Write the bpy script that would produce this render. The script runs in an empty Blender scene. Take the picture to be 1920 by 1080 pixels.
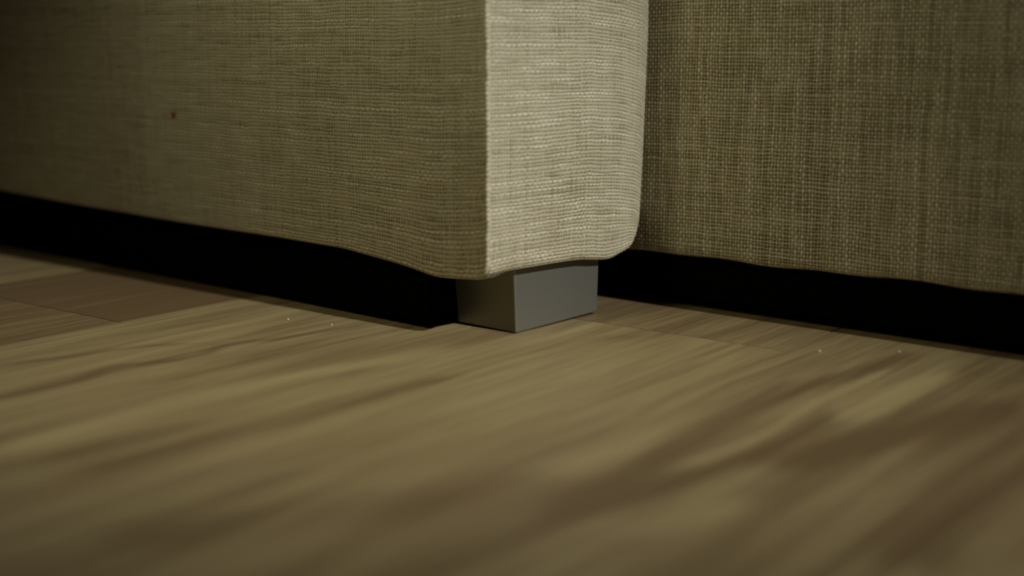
import bpy, bmesh, math, random
import numpy as np
from mathutils import Matrix, Vector

# ------------------------------------------------------------------ camera
sc = bpy.context.scene
col = sc.collection
F_PX, W_PX = 2594.0, 1920.0
PITCH = math.radians(10.4836)
YAW = math.radians(37.7)
CAM = Vector((0.53537664, -0.6972328, 0.19299214))
fwd = Vector((-math.sin(YAW) * math.cos(PITCH), math.cos(YAW) * math.cos(PITCH), -math.sin(PITCH)))
right = Vector((math.cos(YAW), math.sin(YAW), 0))
up = right.cross(fwd)
cd = bpy.data.cameras.new('camera')
cd.sensor_width = 36.0
cd.lens = F_PX / W_PX * 36.0
cd.clip_start = 0.02
cd.dof.use_dof = True
cd.dof.focus_distance = 0.93
cd.dof.aperture_fstop = 2.7
cam = bpy.data.objects.new('camera', cd)
R = Matrix((right, up, -fwd)).transposed().to_4x4()
cam.matrix_world = Matrix.Translation(CAM) @ R
col.objects.link(cam)
sc.camera = cam

# ------------------------------------------------------------------ world, lights, exposure
w = bpy.data.worlds.new('world')
sc.world = w
w.use_nodes = True
bg = w.node_tree.nodes['Background']
bg.inputs[0].default_value = (1.0, 0.9, 0.72, 1)
bg.inputs[1].default_value = 0.009


def aim(o, target):
    d = Vector(target) - o.location
    o.rotation_euler = d.to_track_quat('-Z', 'Y').to_euler()


ld = bpy.data.lights.new('ceiling_spot', 'SPOT')
ld.energy = 505
ld.color = (1.0, 0.985, 0.97)
ld.spot_size = math.radians(13.0)
ld.spot_blend = 1.0
ld.shadow_soft_size = 0.035
lo = bpy.data.objects.new('ceiling_spot', ld)
lo.location = (3.2, -0.12, 2.4)
aim(lo, (-0.01, -0.12, 0.03))
col.objects.link(lo)

ad = bpy.data.lights.new('fill_spot', 'SPOT')  # added fill to brighten the cloth panels; no real lamp is known there
ad.energy = 2.45
ad.color = (1.0, 0.93, 0.63)
ad.spot_size = math.radians(112)
ad.spot_blend = 1.0
ad.shadow_soft_size = 0.035
ao = bpy.data.objects.new('fill_spot', ad)
ao.location = (-0.05, -0.36, 0.53)
aim(ao, (-0.04, 0.02, 0.14))
col.objects.link(ao)

sc.view_settings.view_transform = 'Standard'
sc.view_settings.look = 'None'
sc.view_settings.exposure = 0.0
sc.view_settings.gamma = 1.0
sc.view_settings.use_curve_mapping = False
sc.cycles.max_bounces = 6
sc.cycles.diffuse_bounces = 3
sc.cycles.use_denoising = True


# ------------------------------------------------------------------ helpers
def link(o, parent=None):
    col.objects.link(o)
    if parent is not None:
        o.parent = parent
    return o


def empty(name, loc=(0, 0, 0)):
    o = bpy.data.objects.new(name, None)
    o.location = loc
    o.empty_display_size = 0.05
    return link(o)


def mesh_obj(name, me, mat, parent=None, smooth=False):
    if mat is not None:
        me.materials.append(mat)
    if smooth:
        me.polygons.foreach_set('use_smooth', np.ones(len(me.polygons), dtype=bool))
    return link(bpy.data.objects.new(name, me), parent)


class NT:
    """small helper to write node maths"""

    def __init__(self, name):
        self.m = bpy.data.materials.new(name)
        self.m.use_nodes = True
        self.t = self.m.node_tree
        self.b = self.t.nodes['Principled BSDF']

    def n(self, kind, **kw):
        nd = self.t.nodes.new(kind)
        for k, v in kw.items():
            setattr(nd, k, v)
        return nd

    def put(self, sock, v):
        if isinstance(v, bpy.types.NodeSocket):
            self.t.links.new(v, sock)
        else:
            sock.default_value = v

    def math(self, op, a, b=0.0, c=0.0, clamp=False):
        nd = self.n('ShaderNodeMath', operation=op, use_clamp=clamp)
        self.put(nd.inputs[0], a)
        self.put(nd.inputs[1], b)
        self.put(nd.inputs[2], c)
        return nd.outputs[0]

    def mix(self, f, a, b):
        nd = self.n('ShaderNodeMix', data_type='RGBA')
        self.put(nd.inputs['Factor'], f)
        self.put(nd.inputs[6], a)
        self.put(nd.inputs[7], b)
        return nd.outputs[2]

    def xyz(self, x, y, z=0.0):
        nd = self.n('ShaderNodeCombineXYZ')
        for s, v in zip(nd.inputs, (x, y, z)):
            self.put(s, v)
        return nd.outputs[0]

    def noise(self, vec, scale=1.0, detail=2.0, rough=0.5):
        nd = self.n('ShaderNodeTexNoise')
        self.put(nd.inputs['Vector'], vec)
        nd.inputs['Scale'].default_value = scale
        nd.inputs['Detail'].default_value = detail
        nd.inputs['Roughness'].default_value = rough
        return nd.outputs['Fac']

    def ramp(self, f, lo, hi):
        nd = self.n('ShaderNodeMapRange', interpolation_type='SMOOTHSTEP')
        self.put(nd.inputs['Value'], f)
        nd.inputs['From Min'].default_value = lo
        nd.inputs['From Max'].default_value = hi
        return nd.outputs[0]


# ------------------------------------------------------------------ materials
def wood_material():
    k = NT('oak_laminate')
    geo = k.n('ShaderNodeNewGeometry')
    sp = k.n('ShaderNodeSeparateXYZ')
    k.put(sp.inputs[0], geo.outputs['Position'])
    X, Y = sp.outputs[0], sp.outputs[1]
    oi = k.n('ShaderNodeObjectInfo')
    rnd, oidx = oi.outputs['Random'], oi.outputs['Object Index']
    shift = k.math('MULTIPLY', rnd, 37.0)
    # slow wander of the grain
    wn = k.noise(k.xyz(k.math('MULTIPLY', X, 9.0), k.math('MULTIPLY', Y, 3.2), shift), 1.0, 2.0)
    Xw = k.math('ADD', X, k.math('MULTIPLY', k.math('SUBTRACT', wn, 0.5), 0.022))
    fine = k.noise(k.xyz(k.math('MULTIPLY', Xw, 520.0), k.math('MULTIPLY', Y, 14.0), shift), 1.0, 3.0, 0.6)
    med = k.noise(k.xyz(k.math('MULTIPLY', Xw, 120.0), k.math('MULTIPLY', Y, 4.5), shift), 1.0, 2.5, 0.55)
    broad = k.noise(k.xyz(k.math('MULTIPLY', Xw, 26.0), k.math('MULTIPLY', Y, 4.0), shift), 1.0, 2.0, 0.5)
    # dark and pale figure of these boards: (centre X along Y, half width, amount)
    wob = k.math('MULTIPLY', k.math('SUBTRACT', k.noise(k.xyz(k.math('MULTIPLY', X, 60.0), k.math('MULTIPLY', Y, 11.0), 3.3), 1.0, 2.0), 0.5), 0.009)
    FIG = [
        ([(-.32, -.123), (-.25, -.123), (-.214, -.130), (-.19, -.119), (-.165, -.115), (-.138, -.122), (-.107, -.112), (-.06, -.101), (-.02, -.100)], .0055, .75),
        ([(-.30, -.190), (-.25, -.187), (-.213, -.174), (-.187, -.168), (-.163, -.157), (-.146, -.143), (-.135, -.120)], .0045, .6),
        ([(-.12, -.137), (-.06, -.139), (-.02, -.142)], .003, .5),
        ([(-.27, .222), (-.166, .212), (-.112, .208), (-.035, .207), (.037, .217), (.11, .225)], .010, .8),
        ([(-.26, .228), (-.181, .241), (-.127, .246), (-.08, .246), (-.04, .242)], .007, .9),
        ([(-.16, .262), (-.105, .275), (-.059, .290), (.03, .314)], .016, .9),
        ([(-.19, .228), (-.123, .2345), (-.074, .2335), (-.017, .2295), (.06, .230)], .0045, -.9),
        ([(-.07, .252), (-.03, .256), (.005, .258), (.075, .262)], .010, -.9),
        ([(-.40, .105), (-.368, .122), (-.318, .143), (-.266, .180), (-.21, .206)], .026, .5),
        ([(-.36, -.034), (-.272, -.040), (-.184, -.035), (-.115, -.020), (-.05, -.008)], .009, -.8),
        ([(-.36, .020), (-.294, .028), (-.23, .036), (-.195, .035), (-.146, .035), (-.10, .045)], .010, .55),
        ([(-.24, .360), (-.111, .345), (-.05, .343), (.02, .350)], .020, .9),
        ([(-.27, .252), (-.238, .267), (-.19, .272)], .012, -.7),
        ([(-.13, -.205), (-.05, -.2), (.02, -.195)], .003, .45),
        ([(.012, .052), (.03, .058), (.05, .066)], .008, .55),
        ([(-.16, -.010), (-.13, -.012), (-.11, -.010)], .007, .5),
        ([(-.36, .0), (-.30, .0), (-.25, .004)], .012, .35),
    ]
    total = 0.0
    y0, y1 = -0.45, 0.2
    yn = k.math('DIVIDE', k.math('SUBTRACT', Y, y0), y1 - y0, clamp=True)
    for pts, hw, amt in FIG:
        fc = k.n('ShaderNodeFloatCurve')
        cv = fc.mapping.curves[0]
        ys = [p[0] for p in pts]
        xs = [p[1] for p in pts]
        cv.points[0].location = ((ys[0] - y0) / (y1 - y0), xs[0] + 0.5)
        cv.points[1].location = ((ys[-1] - y0) / (y1 - y0), xs[-1] + 0.5)
        for a, b in zip(ys[1:-1], xs[1:-1]):
            cv.points.new((a - y0) / (y1 - y0), b + 0.5)
        fc.mapping.update()
        k.put(fc.inputs['Value'], yn)
        cx = k.math('SUBTRACT', fc.outputs[0], 0.5)
        d = k.math('DIVIDE', k.math('SUBTRACT', k.math('ADD', X, wob), cx), hw)
        g = k.math('POWER', 2.718, k.math('MULTIPLY', k.math('MULTIPLY', d, d), -1.0))
        L = 0.03
        e = k.math('MULTIPLY', k.ramp(Y, ys[0] - L * .3, ys[0] + L), k.math('SUBTRACT', 1.0, k.ramp(Y, ys[-1] - L, ys[-1] + L * .3)))
        total = k.math('MULTIPLY_ADD', k.math('MULTIPLY', g, e), amt, total)
    dark = k.math('ADD', k.math('MULTIPLY', k.math('SUBTRACT', broad, 0.5), 0.9), k.math('MULTIPLY', k.math('SUBTRACT', med, 0.5), 1.2))
    dark = k.math('ADD', dark, k.math('MULTIPLY', k.math('SUBTRACT', fine, 0.5), 1.1))
    dark = k.math('ADD', dark, k.math('MULTIPLY', total, 0.62))
    dark = k.math('ADD', dark, k.math('MULTIPLY', k.math('SUBTRACT', oidx, 5.0), 0.1))   # some boards are browner, one is dimmed for light falloff
    f = k.ramp(dark, -0.55, 0.85)
    c = k.mix(f, (0.355, 0.284, 0.132, 1), (0.140, 0.092, 0.042, 1))
    # slow drift between olive and brown
    hue = k.noise(k.xyz(k.math('MULTIPLY', X, 17.0), k.math('MULTIPLY', Y, 5.0), 8.0), 1.0, 1.0)
    c = k.mix(k.math('MULTIPLY', k.ramp(hue, 0.45, 0.7), 0.35), c, (0.182, 0.118, 0.060, 1))
    k.put(k.b.inputs['Base Color'], c)
    k.put(k.b.inputs['Roughness'], 0.5)
    k.put(k.b.inputs['Specular IOR Level'], 0.3)
    bp = k.n('ShaderNodeBump')
    bp.inputs['Strength'].default_value = 0.25
    bp.inputs['Distance'].default_value = 0.0006
    k.put(bp.inputs['Height'], fine)
    k.put(k.b.inputs['Normal'], bp.outputs[0])
    return k.m


def fabric_material(name, dark, mid, light):
    k = NT(name)
    at = k.n('ShaderNodeAttribute', attribute_name='yarn')
    f = at.outputs['Fac']
    c = k.mix(k.ramp(f, 0.1, 0.5), dark, mid)
    c = k.mix(k.ramp(f, 0.5, 1.0), c, light)
    c = k.mix(k.ramp(f, 0.02, 0.10), (0.055, 0.045, 0.022, 1), c)  # near-black colour stands in for shade in the weave gaps
    # weave of the cloth beyond the finely meshed zone (coarse = 1 there)
    tu = k.n('ShaderNodeAttribute', attribute_name='thread_u').outputs['Fac']
    tv = k.n('ShaderNodeAttribute', attribute_name='thread_v').outputs['Fac']
    co = k.n('ShaderNodeAttribute', attribute_name='coarse').outputs['Fac']
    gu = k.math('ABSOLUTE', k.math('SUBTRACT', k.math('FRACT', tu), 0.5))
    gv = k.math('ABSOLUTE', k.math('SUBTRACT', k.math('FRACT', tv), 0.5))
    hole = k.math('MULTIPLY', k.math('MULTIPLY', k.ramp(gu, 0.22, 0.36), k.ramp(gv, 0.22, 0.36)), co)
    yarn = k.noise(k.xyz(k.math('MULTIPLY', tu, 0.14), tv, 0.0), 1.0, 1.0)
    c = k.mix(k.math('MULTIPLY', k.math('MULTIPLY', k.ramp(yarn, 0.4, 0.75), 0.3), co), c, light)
    c = k.mix(hole, c, (0.055, 0.045, 0.022, 1))  # gap shade painted into the flat weave as well
    ridge = k.math('MULTIPLY', k.math('MULTIPLY', k.math('ADD', gu, gv), co), -1.6)
    geo = k.n('ShaderNodeNewGeometry')
    fz = k.noise(geo.outputs['Position'], 1600.0, 2.0)
    sc_ = k.n('ShaderNodeMix', data_type='RGBA', blend_type='MULTIPLY')
    sc_.inputs['Factor'].default_value = 1.0
    k.put(sc_.inputs[6], c)
    v = k.math('MULTIPLY_ADD', fz, 0.5, 0.75)
    k.put(sc_.inputs[7], k.xyz(v, v, v))
    k.put(k.b.inputs['Base Color'], sc_.outputs[2])
    k.put(k.b.inputs['Roughness'], 0.85)
    k.put(k.b.inputs['Specular IOR Level'], 0.25)
    bp = k.n('ShaderNodeBump')
    bp.inputs['Strength'].default_value = 0.35
    bp.inputs['Distance'].default_value = 0.0004
    k.put(bp.inputs['Height'], k.math('ADD', fz, ridge))
    k.put(k.b.inputs['Normal'], bp.outputs[0])
    return k.m


def plain(name, rgb, rough=0.6, metal=0.0, spec=0.5, var=0.0, scale=200.0):
    k = NT(name)
    k.put(k.b.inputs['Roughness'], rough)
    k.put(k.b.inputs['Metallic'], metal)
    k.put(k.b.inputs['Specular IOR Level'], spec)
    geo = k.n('ShaderNodeNewGeometry')
    nz = k.noise(geo.outputs['Position'], scale, 3.0)
    a = tuple(x * (1 - var) for x in rgb) + (1,)
    b = tuple(min(1, x * (1 + var)) for x in rgb) + (1,)
    k.put(k.b.inputs['Base Color'], k.mix(nz, a, b))
    return k.m


M_WOOD = wood_material()
M_SUB = plain('underlay', (0.02, 0.016, 0.012), 0.9, var=0.2)
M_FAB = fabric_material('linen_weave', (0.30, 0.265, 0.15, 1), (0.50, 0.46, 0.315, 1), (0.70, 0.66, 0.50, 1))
M_FOOT = plain('satin_silver', (0.255, 0.252, 0.212), 0.40, metal=0.65, var=0.05, scale=900)
M_PAD = plain('dark_felt', (0.012, 0.011, 0.010), 0.95, var=0.2)
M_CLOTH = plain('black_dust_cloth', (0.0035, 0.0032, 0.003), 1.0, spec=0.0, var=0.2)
M_SPECK = plain('pale_dust', (0.75, 0.72, 0.62), 0.8, var=0.1)
M_LINT = plain('rust_lint', (0.34, 0.13, 0.05), 0.9, var=0.25)

# ------------------------------------------------------------------ floor: long boards along Y
PW, PL, PT, GAP = 0.1965, 1.285, 0.008, 0.0005
floor = None


def board_mesh():
    hx, c = PW / 2 - GAP, 0.00010
    hy = PL / 2 - GAP
    v = []
    for (a, z) in ((0, -PT), (0, -c), (c, 0)):
        v += [(-hx + a, -hy + a, z), (hx - a, -hy + a, z), (hx - a, hy - a, z), (-hx + a, hy - a, z)]
    f = [(3, 2, 1, 0), (8, 9, 10, 11)]
    for r in (0, 4):
        for i in range(4):
            j = (i + 1) % 4
            f.append((r + i, r + j, r + 4 + j, r + 4 + i))
    me = bpy.data.meshes.new('floor_board')
    me.from_pydata(v, [], f)
    me.materials.append(M_WOOD)
    return me


bm = bmesh.new()
bmesh.ops.create_cube(bm, size=1.0, matrix=Matrix.Translation((0, 0, -PT - 0.0105)) @ Matrix.Diagonal((4.4, 5.0, 0.02, 1)))
me = bpy.data.meshes.new('floor')
bm.to_mesh(me)
bm.free()
floor = mesh_obj('floor', me, M_SUB)
floor['kind'] = 'structure'
bmesh_board = board_mesh()
SEAM0 = -0.0375
ends = {-2: -0.1345, -1: 0.62, 0: 0.063, 1: 0.47, -3: 0.36, 2: 0.02}
rng = random.Random(4)
for k in range(-10, 11):
    x = SEAM0 + PW * (k + 0.5)
    e = ends.get(k, rng.uniform(0, PL))
    y = e - 2 * PL
    while y < 2.3:
        yc = y + PL / 2
        if -2.3 < yc < 2.3 and abs(x) < 2.1:
            o = bpy.data.objects.new('floor_board', bmesh_board)
            o.location = (x, yc, 0)
            o.pass_index = 5 + (rng.choice((-1, 0, 1)) if not -3 < k < 2 else 0)
            if abs(y - e) < .01:
                o.pass_index = {-2: 13, 0: 7}.get(k, o.pass_index)
            if k == 1:
                o.pass_index = 7
            if k == -2 and abs(y + PL - e) < .01:
                o.pass_index = 10  # light falloff at the left, put into this board's tone
            link(o, floor)
        y += PL


# ------------------------------------------------------------------ woven upholstery
rs = np.random.RandomState(7)


def vnoise(x, y, seed):
    t = np.random.RandomState(seed).rand(256, 256)
    xi, yi = np.floor(x).astype(int), np.floor(y).astype(int)
    fx, fy = x - xi, y - yi
    fx = fx * fx * (3 - 2 * fx)
    fy = fy * fy * (3 - 2 * fy)
    g = lambda a, b: t[a % 256, b % 256]
    return (g(xi, yi) * (1 - fx) + g(xi + 1, yi) * fx) * (1 - fy) + (g(xi, yi + 1) * (1 - fx) + g(xi + 1, yi + 1) * fx) * fy


def hash1(i, seed):
    return np.random.RandomState(seed).rand(4096)[i % 4096]


def threads(n, pitch, seed, jit=0.12):
    """cumulative thread positions (metres) for n threads"""
    p = pitch * (1 + jit * (np.random.RandomState(seed).rand(n) * 2 - 1))
    return np.concatenate([[0], np.cumsum(p)])


def weave(u, v, seed, pitch, lead):
    """height (m) and yarn tone at thread coordinates u (across), v (up); lead: +1 weft slubs stronger, -1 warp"""
    v = v + 0.45 * (vnoise(u * 0.06, v * 0.12, seed + 1) - 0.5) + 0.30 * (vnoise(u * 0.3, v * 0.5, seed + 11) - 0.5)
    u = u + 0.45 * (vnoise(u * 0.12, v * 0.06, seed + 2) - 0.5) + 0.30 * (vnoise(u * 0.5, v * 0.3, seed + 12) - 0.5)
    iu, iv = np.floor(u).astype(int), np.floor(v).astype(int)
    fu, fv = u - iu - 0.5, v - iv - 0.5
    # slub thickness along each thread
    tw = 0.72 + 0.30 * (vnoise(u * 0.07 + iv * 7.3, iv * 1.0 + 0.5, seed + 3) - 0.5) + 0.12 * (hash1(iv, seed + 4) - 0.5)
    tp = 0.68 + 0.30 * (vnoise(iu * 1.0 + 0.5, v * 0.07 + iu * 5.1, seed + 5) - 0.5) + 0.12 * (hash1(iu, seed + 6) - 0.5)
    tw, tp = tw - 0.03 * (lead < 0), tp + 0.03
    pw = np.sqrt(np.clip(1 - (fv / (0.5 * tw)) ** 2, 0, 1))
    pp = np.sqrt(np.clip(1 - (fu / (0.5 * tp)) ** 2, 0, 1))
    s = np.where((iu + iv) % 2 == 0, 1.0, -1.0)
    cu, cv = np.cos(np.pi * fu), np.cos(np.pi * fv)
    a, r, pit = 0.13, 0.30, -0.60
    hw = np.where(pw > 0, r * pw + a * s * cu + 0.0 * lead, pit)
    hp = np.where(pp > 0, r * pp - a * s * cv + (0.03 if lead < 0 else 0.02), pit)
    top = hw > hp
    h = np.maximum(hw, hp)
    n_w = 0.35 * (hash1(iv, seed + 7) - 0.5) + 0.75 * (vnoise(u * 0.14 + iv * 3.7, iv + 0.5, seed + 8) - 0.5)
    n_p = 0.35 * (hash1(iu, seed + 9) - 0.5) + 0.75 * (vnoise(iu + 0.5, v * 0.14 + iu * 2.9, seed + 10) - 0.5)
    n_w = n_w + 1.6 * np.clip(vnoise(u * 0.22 + iv * 9.1, iv + 0.5, seed + 14) - 0.80, 0, 1)
    n_p = n_p + 1.6 * np.clip(vnoise(iu + 0.5, v * 0.22 + iu * 8.3, seed + 15) - 0.80, 0, 1)
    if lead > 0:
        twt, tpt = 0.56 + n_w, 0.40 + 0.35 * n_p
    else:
        twt, tpt = 0.27 + 0.4 * n_w, 0.41 + n_p  # seat cloth darkened in colour to stand in for dimmer light
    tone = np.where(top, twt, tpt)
    # grubby slow variation of the cloth
    tone = tone + 0.12 * (vnoise(u * 0.03, v * 0.035, seed + 13) - 0.5)
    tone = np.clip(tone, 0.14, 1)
    return h * pitch, np.where((pw > 0) | (pp > 0), tone, 0.0)      # 0: gaps between threads, their shade painted near-black


def panel(name, U, V, surf, uthreads, vthreads, seed, lead, parent, flip, disp=1.0):
    """U, V: thread coordinates of the grid lines; surf(a, b) -> xyz from metres along / up"""
    a = np.interp(U, np.arange(len(uthreads)), uthreads)
    b = np.interp(V, np.arange(len(vthreads)), vthreads)
    A, B = np.meshgrid(a, b, indexing='ij')
    UU, VV = np.meshgrid(U, V, indexing='ij')
    P = surf(A, B)
    du = np.gradient(P, axis=0)
    dv = np.gradient(P, axis=1)
    nrm = np.cross(du, dv)
    nrm /= np.linalg.norm(nrm, axis=2, keepdims=True) + 1e-12
    if flip:
        nrm = -nrm
    h, tone = weave(UU, VV, seed, 0.0023, lead)
    # outside the finely meshed zone the cloth is flat and the weave is left to the material
    su = np.maximum(np.gradient(U), np.abs(np.diff(U, append=U[-1] + .2)))
    sv = np.maximum(np.gradient(V), np.abs(np.diff(V, append=V[-1] + .2)))
    fine = ((su < .45)[:, None] & (sv < .45)[None, :]).astype(float)
    tone = np.where(fine > 0, tone, .36 if lead > 0 else .22)  # flat zone keeps the seat's painted dimness
    P = P + nrm * np.where(fine > 0, h * disp, .00035)[..., None]
    nu, nv = len(U), len(V)
    idx = np.arange(nu * nv).reshape(nu, nv)
    q = np.stack([idx[:-1, :-1], idx[1:, :-1], idx[1:, 1:], idx[:-1, 1:]], axis=-1).reshape(-1, 4)
    if flip:
        q = q[:, ::-1]
    me = bpy.data.meshes.new(name)
    me.vertices.add(nu * nv)
    me.vertices.foreach_set('co', P.reshape(-1).astype(np.float32))
    me.loops.add(q.size)
    me.loops.foreach_set('vertex_index', q.reshape(-1).astype(np.int32))
    me.polygons.add(len(q))
    me.polygons.foreach_set('loop_start', np.arange(0, q.size, 4, dtype=np.int32))
    me.update(calc_edges=True)
    at = me.attributes.new('yarn', 'FLOAT', 'POINT')
    at.data.foreach_set('value', tone.reshape(-1).astype(np.float32))
    for nm, val in (('thread_u', UU), ('thread_v', VV), ('coarse', 1 - fine)):
        at = me.attributes.new(nm, 'FLOAT', 'POINT')
        at.data.foreach_set('value', val.reshape(-1).astype(np.float32))
    return mesh_obj(name, me, M_FAB, parent, smooth=True)


def softplus(s, r):
    return r * np.logaddexp(0.0, s / r)


TOP_ARM, TOP_SEAT = 0.46, 0.40
DEEP = 0.022          # how far the cloth is folded in under the frame


def YL(X):
    return np.interp(X, [-2, 0, .02], [.0675, -.0325, -.0335])


def smooth_interp(x, xs, ys, r):
    o = 0
    for d, wgt in ((-1.5, .1), (-.75, .25), (0, .3), (.75, .25), (1.5, .1)):
        o = o + wgt * np.interp(x + d * r, xs, ys)
    return o


HL_X = [-2, -.578, -.465, -.317, -.199, -.1315, -.0798, -.0645, -.0504, -.0409, -.0296, -.0176, -.0057, -.0017, .003]
HL_Z = [.058, .055, .052, .0493, .0489, .0479, .0431, .0412, .0389, .0379, .0386, .0395, .0403, .0413, .0435]
XB_Y = [-.05, -.033, 0, .05, .1, .12, .131, .136, .1400, .1435, .147, .150]
XB_X = [.0015, .003, .007, .011, .013, .0128, .0118, .0105, .0065, -.001, -.012, -.035]
HB_Y = [-.035, -.031, -.0236, -.0108, .0065, .0249, .0444, .0606, .0757, .0886, .0955, .1058, .1133, .1212, .1255, .129, .1325, .136, .140, .15]
HB_Z = [.0437, .0440, .0447, .0451, .0449, .0447, .0443, .0435, .0415, .0402, .0403, .0420, .0430, .0445, .0470, .0505, .0555, .0615, .069, .085]
XR_X = [-1, 0, 2]
XR_Y = [.1885, .1385, .0385]
HR_Z = [.0376, .0392, .0526]


def surf_left(A, B):
    # A metres left of the corner seam, B metres up from the (raw) lower edge of the cloth
    X = .0032 - A
    hem = smooth_interp(X, HL_X, HL_Z, .004)
    droop = (hem - .049) * np.exp(-np.clip(B - DEEP, 0, 1) / .035)
    lift = .004 * np.exp(-A / .05) * np.clip((B - DEEP) / .03, 0, 1)
    z = B - DEEP + .049 + droop + lift
    s = z - hem
    zz = hem + softplus(s, .0016) - .0011
    inn = softplus(-s, .0016)
    zz = zz + .004 * np.clip(inn / .03, 0, 1)
    Y = YL(X) + inn
    # soft padding: slightly fuller half way up
    Y = Y - .0025 * np.exp(-((zz - .13) / .06) ** 2) * np.clip(A / .05, 0, 1) * np.exp(-A / .3)
    return np.stack([X, Y, zz], -1)


def surf_front(A, B):
    Y = -.0322 + A
    hem = smooth_interp(Y, HB_Y, HB_Z, .0022)
    flat = .0455 - .003 * np.clip((Y - .06) / .05, 0, 1)
    bend = (smooth_interp(np.clip(Y, -.1, .118), HB_Y, HB_Z, .004) - flat) * np.exp(-np.clip(B - DEEP, 0, 1) / .02)
    # the rows sink where the cloth turns round the far edge
    sink = -.010 * np.clip((Y - .085) / .06, 0, 1) ** 2 - .004 * np.clip((Y - .125) / .02, 0, 1)
    z = B - DEEP + flat + bend + sink * np.clip((B - DEEP) / .03, 0, 1)
    s = z - hem
    zz = hem + softplus(s, .0016) - .0011
    inn = softplus(-s, .0016)
    zz = zz + .003 * np.clip(inn / .03, 0, 1)
    X = smooth_interp(Y, XB_Y, XB_X, .002) - inn
    Y = Y - .0085 * np.clip(1 - (zz - .045) / .15, 0, 1) * np.clip((Y - .05) / .085, 0, 1)
    X = X + .003 * np.exp(-((zz - .13) / .07) ** 2) * np.clip((Y + .033) / .04, 0, 1) * np.clip((.14 - Y) / .04, 0, 1)
    return np.stack([X, Y, zz], -1)


def surf_right(A, B):
    X = -.03 + A
    base = smooth_interp(X, XR_X, HR_Z, .006)
    hem = base + .0006 * np.sin(X * 38.0) + .0005 * np.sin(X * 91.0 + 1)
    z = B - DEEP + base
    s = z - hem
    zz = hem + softplus(s, .0016) - .0011
    inn = softplus(-s, .0016)
    zz = zz + .003 * np.clip(inn / .03, 0, 1)
    Y = smooth_interp(X, XR_X, XR_Y, .006) + inn
    return np.stack([X, Y, zz], -1)


def grid(n0, n1, per, n2=None, coarse=2):
    g = np.arange(n0 * per, n1 * per + 1) / per
    if n2 is not None:
        g = np.concatenate([g, np.arange(n1 * coarse + 1, n2 * coarse + 1) / coarse])
    return g


PER = 5
sofa = empty('sofa', (0, 0, 0))
sofa['label'] = 'beige woven linen sofa corner on a square silver foot over wood floor'
sofa['category'] = 'sofa'

NUP = 80                                   # threads that reach above the frame of the picture
v_arm = threads(240, .00235, 21)
v_right = threads(240, .0025, 22)
V_ARM = np.concatenate([grid(1, NUP + 14, PER), np.array([NUP + 24, 140., 170., 195.])])
V_SEAT = np.concatenate([grid(1, NUP + 8, PER), np.array([NUP + 16, 115., 140., 156.])])
u_left = threads(900, .0024, 23)
U_LEFT = np.concatenate([grid(0, 150, PER), grid(150, 290, 3)[1:], np.arange(294, 740, 8.0)])
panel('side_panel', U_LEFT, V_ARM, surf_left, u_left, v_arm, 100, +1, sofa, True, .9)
u_front = threads(84, .0023, 24)
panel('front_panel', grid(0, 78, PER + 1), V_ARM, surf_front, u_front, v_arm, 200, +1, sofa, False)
u_right = threads(900, .00235, 25)
U_RIGHT = np.concatenate([grid(0, 190, PER), np.arange(193, 820, 8.0)])
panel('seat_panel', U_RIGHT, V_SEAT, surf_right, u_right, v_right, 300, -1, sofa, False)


# corner seam: a rolled ridge of cloth with small stitches, on the edge between the two panels
def corner_seam():
    n, m = 520, 9
    z0, z1 = .0425, TOP_ARM
    z = np.linspace(z0, z1, n)
    rr = .0016 * (1 + .13 * np.sin(z * 2 * np.pi / .0031) + .25 * (vnoise(z * 700, z * 0 + .5, 31) - .5))
    rr[:6] *= np.linspace(.5, 1, 6)
    wx = .0012 * (vnoise(z * 120, z * 0 + .5, 32) - .5)
    wy = .0012 * (vnoise(z * 120, z * 0 + .5, 33) - .5)
    th = np.linspace(0, 2 * np.pi, m, endpoint=False)
    Z, T = np.meshgrid(z, th, indexing='ij')
    # below, the ridge bends in towards the fold
    bx = -.004 * np.exp(-(z - z0) / .004)
    X = (.0034 + wx + bx)[:, None] + rr[:, None] * np.cos(T)
    Y = (-.0332 + wy)[:, None] + rr[:, None] * np.sin(T)
    P = np.stack([X, Y, Z], -1)
    idx = np.arange(n * m).reshape(n, m)
    nx = np.roll(idx, -1, axis=1)
    q = np.stack([idx[:-1], nx[:-1], nx[1:], idx[1:]], -1).reshape(-1, 4)
    me = bpy.data.meshes.new('corner_seam')
    me.from_pydata(P.reshape(-1, 3).tolist(), [], q.tolist())
    at = me.attributes.new('yarn', 'FLOAT', 'POINT')
    tone = .62 + .5 * (vnoise(Z * 500, T * .6, 34) - .5)
    at.data.foreach_set('value', tone.reshape(-1).astype(np.float32))
    o = mesh_obj('corner_seam', me, M_FAB, sofa, smooth=True)
    o['label'] = 'pale stitched vertical corner seam'


corner_seam()


# closed bodies behind the cloth: black dust cloth below, padding tops above
def prism(name, pts, z0, z1, mat, parent, tone=None):
    n = len(pts)
    v = [(x, y, z0) for x, y in pts] + [(x, y, z1) for x, y in pts]
    f = [tuple(range(n))[::-1], tuple(range(n, 2 * n))]
    f += [(i, (i + 1) % n, n + (i + 1) % n, n + i) for i in range(n)]
    me = bpy.data.meshes.new(name)
    me.from_pydata(v, [], f)
    if tone is not None:
        at = me.attributes.new('yarn', 'FLOAT', 'POINT')
        at.data.foreach_set('value', np.full(2 * n, tone, dtype=np.float32))
    return mesh_obj(name, me, mat, parent)


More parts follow.
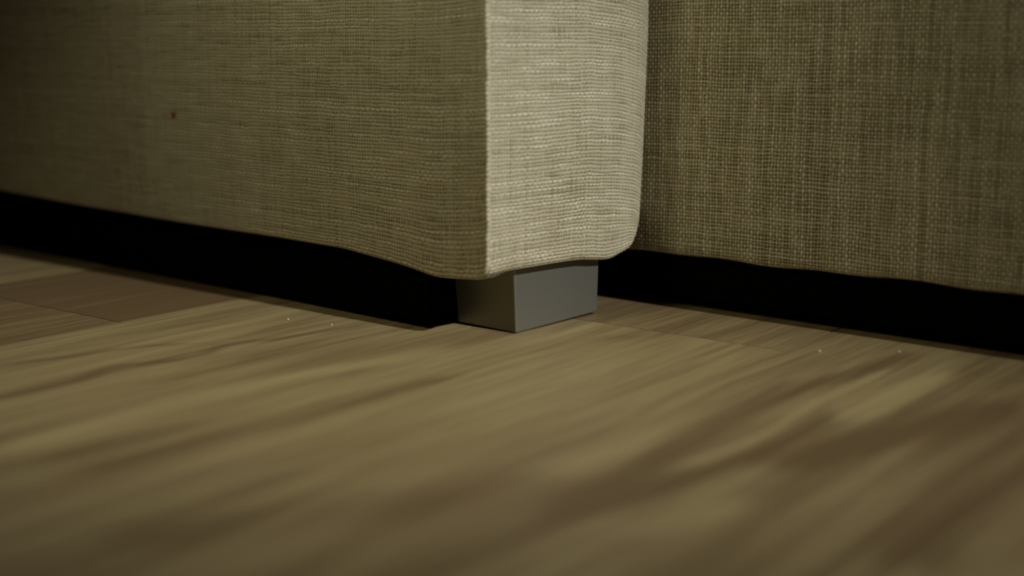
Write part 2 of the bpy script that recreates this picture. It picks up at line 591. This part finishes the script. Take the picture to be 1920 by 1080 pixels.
arm_xy = [(float(x), float(YL(x)) + .005) for x in (-1.78, -1.2, -.8, -.55, -.35, -.2, -.1, -.04, -.006)] + \
         [(-.001, 0.0), (.003, .05), (.004, .1), (.002, .127), (-.012, .141), (-.05, .148), (-1.78, .148)]
seat_xy = [(-.02, .1470), (1.86, .0530), (1.86, .95), (-1.78, .95), (-1.78, .150), (-.05, .150)]
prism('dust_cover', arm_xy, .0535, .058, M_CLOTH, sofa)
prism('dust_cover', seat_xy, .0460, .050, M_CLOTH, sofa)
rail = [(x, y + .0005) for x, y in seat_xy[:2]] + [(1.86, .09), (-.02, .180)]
o = prism('added_shade_rail', rail, .008, .047, M_CLOTH, sofa)  # added blocker: keeps lamp light off the floor behind the seat hem
o['label'] = 'added black rail blocking light under the seat'
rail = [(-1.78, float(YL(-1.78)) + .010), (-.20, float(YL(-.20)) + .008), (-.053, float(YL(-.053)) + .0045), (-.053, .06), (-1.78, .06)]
o = prism('added_shade_rail', rail, .005, .056, M_CLOTH, sofa)  # added blocker under the arm, so no lit strip shows there
o['label'] = 'added black rail blocking light under the arm'
prism('arm_padding', arm_xy, .062, .425, M_CLOTH, sofa)
prism('seat_padding', seat_xy, .054, .375, M_CLOTH, sofa)
arm_top = [(x, y - .004) for x, y in arm_xy]
prism('arm_top', arm_xy, .425, .432, M_FAB, sofa, .5)
prism('seat_top', seat_xy, .375, .382, M_FAB, sofa, .5)


# ------------------------------------------------------------------ the foot
def foot():
    bot = [(0, 0), (.0046, .0868), (-.0475, .0890), (-.0517, .0024)]
    cx = sum(p[0] for p in bot) / 4
    cy = sum(p[1] for p in bot) / 4
    zb = [.0002, .0013, .0012, .0006]
    H = .0525
    bm = bmesh.new()
    lo_, hi_ = [], []
    grow = [(-.0012, -.0012), (.0004, .0016), (-.0030, .0016), (-.0036, -.0012)]
    for (x, y), z, g in zip(bot, zb, grow):
        lo_.append(bm.verts.new((x, y, z)))
        hi_.append(bm.verts.new((x + g[0], y + g[1], H)))
    bm.faces.new(lo_[::-1])
    bm.faces.new(hi_)
    for i in range(4):
        j = (i + 1) % 4
        bm.faces.new((lo_[i], lo_[j], hi_[j], hi_[i]))
    bmesh.ops.recalc_face_normals(bm, faces=bm.faces[:])
    bmesh.ops.bevel(bm, geom=bm.edges[:], offset=.0013, segments=4, affect='EDGES', profile=.5)
    me = bpy.data.meshes.new('foot')
    bm.to_mesh(me)
    bm.free()
    o = mesh_obj('foot', me, M_FOOT, sofa, smooth=True)
    md = o.modifiers.new('weighted', 'WEIGHTED_NORMAL')
    md.keep_sharp = True
    o['label'] = 'square silver-grey tapered foot'
    bm = bmesh.new()
    lo_, hi_ = [], []
    for (x, y) in bot:
        x2, y2 = cx + (x - cx) * .90, cy + (y - cy) * .93
        lo_.append(bm.verts.new((x2, y2, 0.0)))
        hi_.append(bm.verts.new((x2, y2, .0016)))
    bm.faces.new(lo_[::-1])
    bm.faces.new(hi_)
    for i in range(4):
        j = (i + 1) % 4
        bm.faces.new((lo_[i], lo_[j], hi_[j], hi_[i]))
    bmesh.ops.recalc_face_normals(bm, faces=bm.faces[:])
    me = bpy.data.meshes.new('glide_pad')
    bm.to_mesh(me)
    bm.free()
    p = mesh_obj('glide_pad', me, M_PAD, o)
    p['label'] = 'thin dark felt glide pad'


foot()


# ------------------------------------------------------------------ small things
def crumb(name, loc, r, mat, label, cat, seed, squash=(1, 1, .7)):
    bm = bmesh.new()
    bmesh.ops.create_icosphere(bm, subdivisions=2, radius=r)
    q = random.Random(seed)
    for v in bm.verts:
        v.co *= q.uniform(.7, 1.15)
        v.co.x *= squash[0]
        v.co.y *= squash[1]
        v.co.z *= squash[2]
    zmin = min(v.co.z for v in bm.verts)
    for v in bm.verts:
        v.co.z -= zmin
    me = bpy.data.meshes.new(name)
    bm.to_mesh(me)
    bm.free()
    o = mesh_obj(name, me, mat, None, smooth=True)
    o.location = loc
    o['label'] = label
    o['category'] = cat
    return o


lint = crumb('lint_fleck', (-.3129, float(YL(-.3129)) - .0026, .1305), .0022, M_LINT,
             'tiny rust-red lint fleck stuck on the left side of the sofa', 'lint', 11, (1.3, .5, .8))

for loc, r, lab in (
        ((-.1499, -.0602, 0), .00075, 'tiny white dust speck on floor left of the foot, farther from the foot'),
        ((-.1139, -.0544, 0), .00075, 'tiny white dust speck on floor left of the foot, nearer to the foot'),
        ((.1786, .0725, 0), .0009, 'pale dust speck on floor right of the foot, nearer to the foot'),
        ((.2180, .1010, 0), .00075, 'faint dust speck on floor at far right, beside the shadow under the seat')):
    o = crumb('dust_speck', loc, r, M_SPECK, lab, 'dust speck', int(r * 1e6) + int(loc[0] * 1e4))
    o['group'] = 'pale dust specks on the floor'
